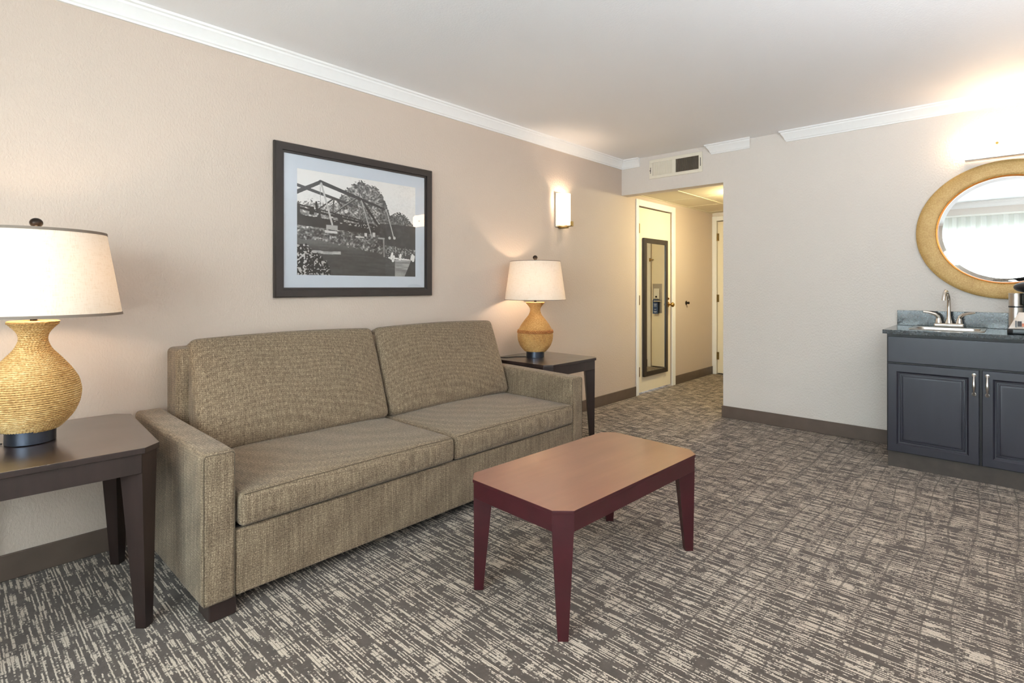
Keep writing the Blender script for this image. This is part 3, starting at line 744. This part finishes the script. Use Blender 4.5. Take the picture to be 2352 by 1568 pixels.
# ================================================================== FRAMED PHOTOGRAPH
pf = empty('framed_photograph', (0, 1.816, 1.13), 'black framed black and white photograph of a river bridge above the sofa', 'picture')
py0, py1, pz0, pz1 = 1.268, 2.364, 1.128, 1.997
fw = 0.056
def miter_frame(y0, y1, z0, z1, w, prof):
    """prof: list of (inset from outer edge 0..1 of w, X)"""
    m = MB(); loops = []
    for f_, x in prof:
        d = f_*w; loops.append([(x, y0+d, z0+d), (x, y1-d, z0+d), (x, y1-d, z1-d), (x, y0+d, z1-d)])
    for a, b in zip(loops, loops[1:]+loops[:1]):
        for i in range(4):
            j = (i+1) % 4; m.poly([a[i], a[j], b[j], b[i]], [(0, 1, 2, 3)])
    bmesh.ops.remove_doubles(m.bm, verts=m.bm.verts[:], dist=1e-5)
    return m
miter_frame(py0, py1, pz0, pz1, fw, [(0, 0.001), (0, 0.020), (0.12, 0.030), (0.78, 0.024), (0.80, 0.014), (1.0, 0.013), (1.0, 0.001)]).build('picture_frame', M_frame, pf, 20)
iy0, iy1, iz0, iz1 = 1.403, 2.233, 1.257, 1.865
my0, my1, mz0, mz1 = py0+fw-0.004, py1-fw+0.004, pz0+fw-0.004, pz1-fw+0.004
MB().box(0.002, 0.006, my0, my1, mz0, iz0).box(0.002, 0.006, my0, my1, iz1, mz1).box(0.002, 0.006, my0, iy0, iz0, iz1).box(0.002, 0.006, iy1, my1, iz0, iz1).build('mat_board', M_mat, pf)
MB().box(0.0092, 0.0105, my0, my1, mz0, mz1).build('glass_pane', M_pane, pf, 0)
# the flat print: painted on a fine grid
def print_image(nx, ny):
    s, t = np.meshgrid((np.arange(nx)+.5)/nx, (np.arange(ny)+.5)/ny)      # t = 0 top
    def vnoise(fx, fy, sd, ox=0):
        g = np.random.default_rng(sd).random((int(fy)+3, int(fx)+3)); x = s*fx; y = t*fy
        xi = x.astype(int); yi = y.astype(int); u = x-xi; v = y-yi; u = u*u*(3-2*u); v = v*v*(3-2*v)
        return (g[yi, xi]*(1-u)+g[yi, xi+1]*u)*(1-v)+(g[yi+1, xi]*(1-u)+g[yi+1, xi+1]*u)*v
    n1 = vnoise(110, 90, 1); n2 = vnoise(60, 50, 2); n3 = vnoise(24, 20, 3); n4 = vnoise(8, 8, 4)
    img = 0.74+0.08*(1-s)*(1-t)+0.05*s+0.03*n4
    def put(mask, val): 
        nonlocal img
        img = np.where(mask, val, img)
    def line(x0, y0, x1, y1, w0, w1, val):
        dx, dy = x1-x0, y1-y0; L2 = dx*dx+dy*dy; u = np.clip(((s-x0)*dx+(t-y0)*dy)/L2, 0, 1)
        d = np.hypot((s-x0-u*dx), (t-y0-u*dy)*0.73); put(d < (w0+(w1-w0)*u)/2, val)
    foliage = 0.16+0.42*n1*n2+0.25*n3*n1
    # tree line: far hills left, tall tree centre-right, trees right
    top = np.interp(s[0], [0, .1, .2, .3, .36, .42, .5, .56, .62, .68, .72, .76, .8, .86, .92, .96, 1.0], [.33, .29, .33, .27, .16, .07, .03, .05, .05, .13, .25, .35, .33, .30, .34, .41, .47])
    edge = top[None, :]+0.05*(n1-0.5)+0.03*(n3-0.5)
    put(t > edge, foliage*1.15+0.10*(s < .36)+0.03)
    put((t > edge) & (s > .66), (foliage*0.8+0.08))
    # river bank bushes and water
    put(t > .555, 0.12+0.62*n1*n2+0.12*n3)
    wl = np.interp(s[0], [0, .15, .35, .5, .68, .72, 1], [.665, .66, .70, .73, .76, .74, .74])[None, :]+0.02*(n2-0.5)
    water = 0.21+0.06*vnoise(10, 70, 9)+0.10*np.exp(-((t-.68)/.05)**2)*(s < .5)+0.05*(1-t)
    put(t > wl, water)
    put((np.abs(t-.772-0.012*n3) < .014) & (s > .05) & (s < .33), 0.52+0.15*n2)
    put((s > .8) & (s < .96) & (t > .83-0.02*n2) & (s < .98-(t-.83)*0.35) & (s > .765+0.03*n2), 0.42+0.18*vnoise(12, 60, 12))
    put((s > .965-(t-.80)*0.36) & (t > .80), 0.17)
    # near bush bottom left
    bsh = np.interp(s[0], [0, .06, .14, .22, .3], [.70, .72, .80, .86, 1.1])[None, :]+0.06*(n2-.5)
    put((t > bsh) & (s < .25), np.where((n1 > .68), 0.62, 0.09))
    put((t > .80) & (s < .07), np.where(n1 > .55, 0.66, 0.10))
    # bridge: far truss then near truss, deck, railings, hangers, footings
    D, G, Lt = 0.12, 0.30, 0.66
    line(0, .155, .42, .285, .022, .02, 0.20); line(.27, .245, .15, .37, .012, .012, .22); line(.275, .255, .265, .40, .012, .010, .3); line(.31, .27, .36, .33, .014, .014, .2)
    line(-.02, .235, .172, .098, .030, .026, 0.19); line(.172, .098, .52, .222, .030, .024, 0.17); line(.52, .222, .70, .285, .022, .018, 0.16)
    line(.45, .215, .262, .40, .018, .014, 0.24); line(.445, .212, .262, .393, .004, .004, 0.6)
    line(.51, .235, .68, .52, .022, .018, .15)
    line(0, .335, .50, .43, .010, .010, .12); line(0, .365, .62, .475, .016, .014, .10); line(0, .40, .30, .45, .006, .006, .5); line(.30, .43, .62, .50, .005, .005, .5)
    put((t > .43+.085*s) & (t < .53+.06*s) & (s < .72), 0.13+0.05*n3)
    put((t > .40+.12*s) & (t < .45+.10*s) & (s > .2) & (s < .66) & (n1 > .72), .62)
    put((t > .34+.17*s) & (t < .43+.13*s) & (s < .7) & (n3 > .62), .16)
    put((t > .44) & (t < .70-0.1*(1-s)) & (s > .66), 0.17+0.10*n2*n3)
    line(.178, .11, .262, .50, .014, .014, Lt); line(.168, .11, .172, .33, .004, .004, .55)
    line(.50, .23, .592, .60, .012, .010, .58); line(.505, .23, .545, .33, .004, .003, .5); line(.485, .26, .485, .40, .003, .003, .5); line(.50, .44, .525, .36, .006, .006, .3)
    line(.72, .285, .79, .585, .009, .010, .60)
    put((s > .215) & (s < .305) & (t > .505) & (t < .555), 0.60); put((s > .205) & (s < .30) & (t > .560) & (t < .585), 0.72); line(.235, .555, .30, .56, .008, .005, .1)
    put((s > .525) & (s < .548) & (t > .555) & (t < .59), .72); put((s > .595) & (s < .62) & (t > .545) & (t < .59), .68); put((s > .45) & (s < .525) & (t > .595) & (t < .608), .7)
    for cx_, cy_ in ((.75, .588), (.795, .585)): put(np.hypot(s-cx_, (t-cy_)*.73) < .012, .66)
    line(.695, .60, .70, .79, .012, .012, .5); line(.65, .60, .70, .60, .012, .012, .55)
    # people on the bridge and in the boat
    line(.14, .30, .145, .37, .016, .018, .1); line(.11, .34, .13, .36, .016, .012, .72); put(np.hypot(s-.372, (t-.355)*.73) < .014, .75); put(np.hypot(s-.34, (t-.37)*.73) < .010, .7)
    put((t > .345) & (t < .42) & (s > .09) & (s < .125), .12)
    line(.745, .80, .94, .815, .014, .008, .86); line(.745, .80, .79, .825, .012, .012, .86); line(.80, .83, .95, .82, .005, .004, .7)
    for a, b in ((.775, .755), (.79, .785), (.855, .765), (.97, .76), (.985, .775)): line(a, b, a-.008, b+.045, .020, .024, .82)
    for a, b, c_ in ((.805, .68, .74), (.90, .72, .77), (.87, .72, .76)): line(a, b, a+.003, c_, .007, .006, .62)
    put((t > .68) & (t < .83) & (s > .72) & (n1 > .80), .6)
    img = np.clip((img-0.12)*1.18+0.11+0.05*(n1-.5)+0.03*(vnoise(14, 130, 31)-.5)*(t > .7), .03, .93)
    return img
def print_mesh(nx=460, ny=340):
    img = print_image(nx, ny)
    ys_ = np.linspace(iy0, iy1, nx+1); zs_ = np.linspace(iz1, iz0, ny+1)
    Yg, Zg = np.meshgrid(ys_, zs_); V = np.stack([np.full(Yg.shape, 0.0045), Yg, Zg], -1).reshape(-1, 3)
    i = np.arange(ny)[:, None]*(nx+1); j = np.arange(nx)[None, :]
    F = np.stack([i+j, i+nx+1+j, i+nx+2+j, i+j+1], -1).reshape(-1, 4)
    me = bpy.data.meshes.new('photo_print'); me.from_pydata(V.tolist(), [], F.tolist())
    at = me.color_attributes.new('ink', 'FLOAT_COLOR', 'CORNER')
    lin = np.where(img <= .04045, img/12.92, ((img+.055)/1.055)**2.4).reshape(-1)
    col = np.repeat(np.stack([lin*1.0, lin*.97, lin*.95, np.ones_like(lin)], -1), 4, axis=0)
    at.data.foreach_set('color', col.astype(np.float32).ravel()); return me
t_ = NT('photo_ink'); va = t_.n('ShaderNodeVertexColor', layer_name='ink'); t_.l(va.outputs[0], t_.p.inputs['Base Color']); t_.set(Roughness=0.6)
link('photo_print', print_mesh(), t_.m, pf, 0)

# ================================================================== WALL SCONCE
sn = empty('wall_sconce', (0, 3.86, 1.88), 'lit frosted glass wall sconce with a nickel bracket above the far lamp', 'sconce')
sy, sz0, sz1 = 3.845, 1.735, 2.022
MB().box(0, 0.012, sy-0.075, sy+0.055, sz0-0.012, sz1+0.008, 0.003, 1).build('back_plate', M_nickel, sn)
half = [(0.012+0.088*math.sin(a), sy-0.0+0.088*-math.cos(a)*0.95) for a in np.linspace(0.12, PI-0.12, 20)]
inner = [(x-0.004*math.sin(a)-0.0, y+0.004*math.cos(a)) for (x, y), a in zip(half, np.linspace(0.12, PI-0.12, 20))]
m = MB()
for a_, b_, c_, d_ in zip(half, half[1:], inner, inner[1:]):
    m.poly([(a_[0], a_[1], sz0), (b_[0], b_[1], sz0), (b_[0], b_[1], sz1), (a_[0], a_[1], sz1)], [(0, 1, 2, 3)])
bmesh.ops.remove_doubles(m.bm, verts=m.bm.verts[:], dist=1e-5)
m.build('glass_shade', M_sconceglass, sn, 60)
MB().tube([(0.004, sy-0.03, sz0-0.004), (0.05, sy-0.02, sz0-0.012), (0.095, sy+0.03, sz0-0.002), (0.104, sy+0.045, sz0+0.004)], 0.006, 8).box(0.088, 0.108, sy+0.035, sy+0.06, sz0-0.005, sz0+0.04, 0.003, 1).box(0.0, 0.08, sy-0.03, sy+0.03, sz0-0.022, sz0-0.010, 0.003, 1).build('bracket', M_brassd, sn)
pt('sconce_bulb_light', (0.055, sy, sz1-0.06), 5.0, WARM[:3], 0.02)

# ================================================================== VANITY
van = empty('vanity_cabinet', (2.98, 4.6, 0), 'black painted vanity cabinet with raised panel doors and nickel pulls', 'cabinet')
CX0, CX1, CF = 2.380, 3.580, 4.318
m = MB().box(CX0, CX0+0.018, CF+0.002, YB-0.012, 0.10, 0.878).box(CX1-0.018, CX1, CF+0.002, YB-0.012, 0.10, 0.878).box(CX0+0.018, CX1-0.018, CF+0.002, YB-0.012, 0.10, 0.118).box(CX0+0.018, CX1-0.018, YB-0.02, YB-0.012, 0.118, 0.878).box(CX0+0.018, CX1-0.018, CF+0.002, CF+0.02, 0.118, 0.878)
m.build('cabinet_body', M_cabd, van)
MB().box(CX0+0.004, CX1-0.004, CF+0.006, YB-0.013, 0.0, 0.10).build('toe_kick', plain('toe_kick_vinyl', srgb(62, 54, 48), 0.6, var=0.2, scale=14), van)
MB().box(CX0+0.006, CX1-0.006, CF-0.016, CF+0.002, 0.692, 0.860, 0.004, 2).build('false_drawer_front', M_cab, van)
def cab_door(x0, x1, z0, z1, hside):
    st = 0.052; yf = CF-0.018
    def loop(d, y): return [(x0+d, y, z0+d), (x1-d, y, z0+d), (x1-d, y, z1-d), (x0+d, y, z1-d)]
    prof = [(0, CF+0.001), (0, yf+0.003), (0.003, yf), (st-0.004, yf), (st, yf+0.003), (st+0.006, yf+0.010), (st+0.012, yf+0.011), (st+0.014, yf+0.007), (st+0.019, yf+0.0065), (st+0.021, yf+0.0095), (st+0.026, yf+0.0095), (st+0.030, yf+0.006), (st+0.040, yf+0.004)]
    m = MB(); ls = [loop(*p) for p in prof]
    for a, b in zip(ls, ls[1:]):
        for i in range(4): m.poly([a[i], a[(i+1) % 4], b[(i+1) % 4], b[i]], [(0, 1, 2, 3)])
    m.poly(ls[-1], [(0, 1, 2, 3)]); m.poly(ls[0], [(3, 2, 1, 0)])
    bmesh.ops.remove_doubles(m.bm, verts=m.bm.verts[:], dist=1e-5)
    d = m.build('door', M_cab, van, 18)
    hx = x1-0.024 if hside > 0 else x0+0.024
    p = [(hx, yf-0.001, 0.652), (hx, yf-0.012, 0.640), (hx, yf-0.024, 0.615), (hx, yf-0.026, 0.590), (hx, yf-0.022, 0.565), (hx, yf-0.012, 0.545), (hx, yf-0.001, 0.534)]
    MB().tube(p, [0.008, 0.0045, 0.0055, 0.0085, 0.0055, 0.0045, 0.008], 10).ball((hx, yf-0.001, 0.651), 0.011, 0.003, 0.012, 14, 8).ball((hx, yf-0.001, 0.535), 0.011, 0.003, 0.012, 14, 8).build('pull_handle', M_nickel, d)
cab_door(2.386, 2.8445, 0.106, 0.682, 1); cab_door(2.8575, 3.316, 0.106, 0.682, -1); cab_door(3.328, 3.574, 0.106, 0.682, -1)

SX0, SX1, SYa, SYb = 2.478, 2.868, 4.44, 4.83
ct = empty('countertop', (2.98, 4.58, 0.88), 'dark grey green granite countertop with backsplash on the vanity', 'countertop')
CT0, CT1, CY0, CY1 = 2.360, 3.600, 4.283, YB
hx0, hx1, hy0, hy1 = SX0+0.016, SX1-0.016, SYa+0.016, SYb-0.016
m = MB(); zt, zb = 0.905, 0.879
def rect(x0, x1, y0, y1, z): return [(x0, y0, z), (x1, y0, z), (x1, y1, z), (x0, y1, z)]
O, I = rect(CT0, CT1, CY0, CY1, zt), rect(hx0, hx1, hy0, hy1, zt); O2, I2 = rect(CT0, CT1, CY0, CY1, zb), rect(hx0, hx1, hy0, hy1, zb)
for i in range(4):
    j = (i+1) % 4
    for q in ([O[i], O[j], I[j], I[i]], [O2[i], O2[j], I2[j], I2[i]], [O[i], O[j], O2[j], O2[i]], [I[i], I[j], I2[j], I2[i]]): m.poly(q, [(0, 1, 2, 3)])
bmesh.ops.remove_doubles(m.bm, verts=m.bm.verts[:], dist=1e-5)
m.build('counter_slab', M_gran, ct, 30)
MB().box(2.366, CT1, YB-0.020, YB, 0.9055, 1.014, 0.0015, 1).build('backsplash', M_gran, ct)

sk = empty('sink', (2.673, 4.63, 0.905), 'small stainless steel drop-in bar sink in the countertop', 'sink')
def rr(x0, x1, y0, y1, r, z, n=5):
    out = []
    for cx_, cy_, a0 in ((x1-r, y1-r, 0), (x0+r, y1-r, PI/2), (x0+r, y0+r, PI), (x1-r, y0+r, 3*PI/2)):
        for k in range(n+1): a = a0+PI/2*k/n; out.append((cx_+r*math.cos(a), cy_+r*math.sin(a), z))
    return out
bx0, bx1, by0, by1 = SX0+0.03, SX1-0.03, SYa+0.03, 4.715
rings = [rr(SX0, SX1, SYa, SYb, 0.035, 0.9055), rr(SX0+0.002, SX1-0.002, SYa+0.002, SYb-0.002, 0.035, 0.909), rr(SX0+0.008, SX1-0.008, SYa+0.008, SYb-0.008, 0.033, 0.9095),
         rr(bx0-0.004, bx1+0.004, by0-0.004, by1+0.004, 0.045, 0.9085), rr(bx0, bx1, by0, by1, 0.042, 0.903), rr(bx0+0.006, bx1-0.006, by0+0.006, by1-0.006, 0.042, 0.80), rr(bx0+0.03, bx1-0.03, by0+0.03, by1-0.03, 0.03, 0.765)]
m = MB(); b = bmesh.new(); rs = [[b.verts.new(p) for p in r_] for r_ in rings]
for a_, c_ in zip(rs, rs[1:]):
    n = len(a_)
    for i in range(n): b.faces.new((a_[i], a_[(i+1) % n], c_[(i+1) % n], c_[i]))
b.faces.new(rs[-1]); m.add(b); m.build('sink_basin', M_steel, sk, 40)
MB().lathe([(0.028, 0.7655), (0.026, 0.768), (0.016, 0.7665)], 2.673, 4.59, 20).build('drain', M_dark, sk)

fc = empty('faucet', (2.671, 4.775, 0.91), 'chrome gooseneck faucet with two lever handles behind the sink', 'faucet')
fx, fy = 2.671, 4.772
MB().box(fx-0.082, fx+0.082, fy-0.026, fy+0.026, 0.910, 0.936, 0.010, 3).build('deck_plate', M_chrome, fc)
MB().lathe([(0.022, 0.936), (0.020, 0.95), (0.015, 0.965), (0.013, 0.985)], fx, fy, 20).build('spout_base', M_chrome, fc)
sp = [(fx, fy, 0.975), (fx, fy, 1.04), (fx, fy, 1.09), (fx-0.003, fy-0.010, 1.125), (fx-0.008, fy-0.032, 1.150), (fx-0.014, fy-0.062, 1.158), (fx-0.018, fy-0.078, 1.148), (fx-0.021, fy-0.090, 1.12), (fx-0.022, fy-0.093, 1.095)]
MB().tube(sp, [0.0125, 0.012, 0.012, 0.0115, 0.011, 0.011, 0.0105, 0.0105, 0.0125], 16).build('spout', M_chrome, fc)
for s_ in (-1, 1):
    hx_ = fx+s_*0.056
    MB().lathe([(0.021, 0.936), (0.019, 0.95), (0.016, 0.962), (0.012, 0.972)], hx_, fy, 18).build('valve_body', M_chrome, fc)
    MB().tube([(hx_, fy, 0.966), (hx_+s_*0.004, fy-0.002, 0.982), (hx_+s_*0.02, fy-0.008, 0.998), (hx_+s_*0.05, fy-0.016, 1.008), (hx_+s_*0.083, fy-0.024, 1.013)], [0.013, 0.012, 0.010, 0.008, 0.006], 12).build('lever', M_chrome, fc)

# coffee maker and packet at the right edge of the frame
cm = empty('coffee_maker', (3.06, 4.52, 0.905), 'black and steel single cup coffee maker on the countertop', 'coffee maker')
kx0, kx1, ky0, ky1 = 2.972, 3.150, 4.44, 4.62
MB().prism([(kx0-0.004, ky0-0.025), (kx0+0.02, ky0-0.04), (kx1-0.02, ky0-0.04), (kx1, ky0-0.025), (kx1, ky1), (kx0-0.004, ky1)], 'z', 0.9055, 0.935, 0.006, 2).build('base', M_black, cm)
MB().lathe([(0.034, 0.935), (0.034, 1.062)], 3.008, 4.50, 32).build('steel_column', M_steel, cm)
MB().lathe([(0.0345, 1.062), (0.0355, 1.064), (0.0355, 1.069), (0.0345, 1.071)], 3.008, 4.50, 32).build('ring_band', M_black, cm)
MB().lathe([(0.034, 1.071), (0.034, 1.145), (0.035, 1.147), (0.035, 1.149)], 3.008, 4.50, 32).build('steel_sleeve', M_steel, cm)
MB().box(3.030, kx1, 4.53, ky1, 0.935, 1.15, 0.012, 3).build('water_tank', M_black, cm)
MB().ball((3.085, 4.52, 1.186), 0.090, 0.098, 0.038, 28, 16).build('lid', M_black, cm)
MB().box(3.035, 3.125, 4.45, 4.535, 1.075, 1.15, 0.014, 3).build('brew_head', M_black, cm)
pk = empty('coffee_packet', (3.03, 4.44, 0.936), 'white foil coffee packet with orange label on the coffee maker tray', 'packet')
M_foil = plain('foil_paper', srgb(226, 212, 200), 0.35, var=0.04)
vs = []; fs = []; n = 10
for k in range(n+1):
    for i in range(n+1):
        u, v = i/n, k/n; th = 0.016*math.sin(PI*u)**.6*math.sin(PI*v)**.6
        vs.append((2.974+0.045*v+(0.135-0.06*v)*u, 4.424+0.022*v-th*0.7+0.002*math.sin(9*u+5*v), 0.9365+0.098*v))
N1 = len(vs)
for k in range(n+1):
    for i in range(n+1):
        u, v = i/n, k/n; th = 0.012*math.sin(PI*u)**.6*math.sin(PI*v)**.6
        vs.append((2.974+0.045*v+(0.135-0.06*v)*u, 4.426+0.022*v+th*0.7, 0.9365+0.098*v))
for s0, fl in ((0, 0), (N1, 1)):
    for k in range(n):
        for i in range(n):
            a = s0+k*(n+1)+i; q = (a, a+1, a+n+2, a+n+1); fs.append(q[::-1] if fl else q)
MB().poly(vs, fs).build('packet_body', M_foil, pk, 60)
MB().box(3.014, 3.032, 4.412, 4.424, 0.950, 0.982).build('label_dark', plain('label_black', srgb(52, 44, 44), 0.5), pk)
MB().box(3.033, 3.070, 4.412, 4.424, 0.950, 0.970).build('label_orange', plain('label_orange', srgb(206, 120, 86), 0.5), pk)
MB().box(3.005, 3.009, 4.413, 4.424, 0.945, 0.985).build('label_stripe', plain('label_blue', srgb(44, 56, 74), 0.5), pk)

# oval mirror
om = empty('oval_mirror', (2.967, YB, 1.572), 'large oval wall mirror in a wide gold leaf frame above the sink', 'mirror')
ec = (2.967, 1.572)
def eloop(a, b, y, n=96): return [(ec[0]+a*math.cos(2*PI*k/n), y, ec[1]+b*math.sin(2*PI*k/n)) for k in range(n)]
A_, B_ = 0.49, 0.466; ai, bi = 0.372, 0.360
def el(f_, y): return eloop(A_+(ai-A_)*f_, B_+(bi-B_)*f_, YB-y)
MB().loft([el(0, 0.001), el(0, 0.018), el(0.03, 0.022), el(0.2, 0.026), el(0.5, 0.0275), el(0.8, 0.026), el(0.97, 0.022), el(1.0, 0.016), el(1.0, 0.001)], True, False).build('mirror_frame', M_gold, om, 50)
MB().loft([el(1.0, 0.004), el(0.97, 0.024), el(0.985, 0.0255), el(1.03, 0.024), el(1.06, 0.016), el(1.06, 0.004)], True, False).build('inner_rim', M_goldrim, om, 50)
m = MB()
g0, g1 = eloop(ai-0.004, bi-0.004, YB-0.0095), eloop(ai-0.032, bi-0.032, YB-0.0125)
for i in range(96):
    j = (i+1) % 96; m.poly([g0[i], g0[j], g1[j], g1[i]], [(0, 1, 2, 3)])
m.poly(g1, [tuple(range(96))])
m.build('mirror_glass', M_mirror, om, 0)

# vanity light
vl = empty('vanity_light', (3.12, YB, 2.15), 'long lit frosted glass vanity light bar above the oval mirror', 'wall light')
lx0, lx1 = 2.757, 3.49
MB().box(lx0+0.03, lx1-0.03, YB-0.014, YB, 2.085, 2.215, 0.003, 1).build('back_plate', M_nickel, vl)
tr_ = [(YB-0.030, 2.072), (YB-0.070, 2.070), (YB-0.095, 2.090), (YB-0.104, 2.15), (YB-0.095, 2.212), (YB-0.070, 2.235), (YB-0.030, 2.238)]
tr2 = [(y+0.004 if y < YB-0.05 else y, 2.15+(z-2.15)*0.95) for y, z in tr_]
m = MB()
for a_, b_ in zip(tr_, tr_[1:]): m.poly([(lx0, a_[0], a_[1]), (lx1, a_[0], a_[1]), (lx1, b_[0], b_[1]), (lx0, b_[0], b_[1])], [(0, 1, 2, 3)])
bmesh.ops.remove_doubles(m.bm, verts=m.bm.verts[:], dist=1e-5)
m.build('glass_shade', M_vanglass, vl, 60)
MB().box(lx0-0.004, lx1+0.004, YB-0.085, YB-0.012, 2.052, 2.060, 0.002, 1).build('bottom_rail', M_nickel, vl)
for x in (2.918, 3.33): MB().tube([(x, YB-0.103, 2.14), (x, YB-0.118, 2.14)], [0.012, 0.008], 14).build('clip_knob', M_brass, vl)
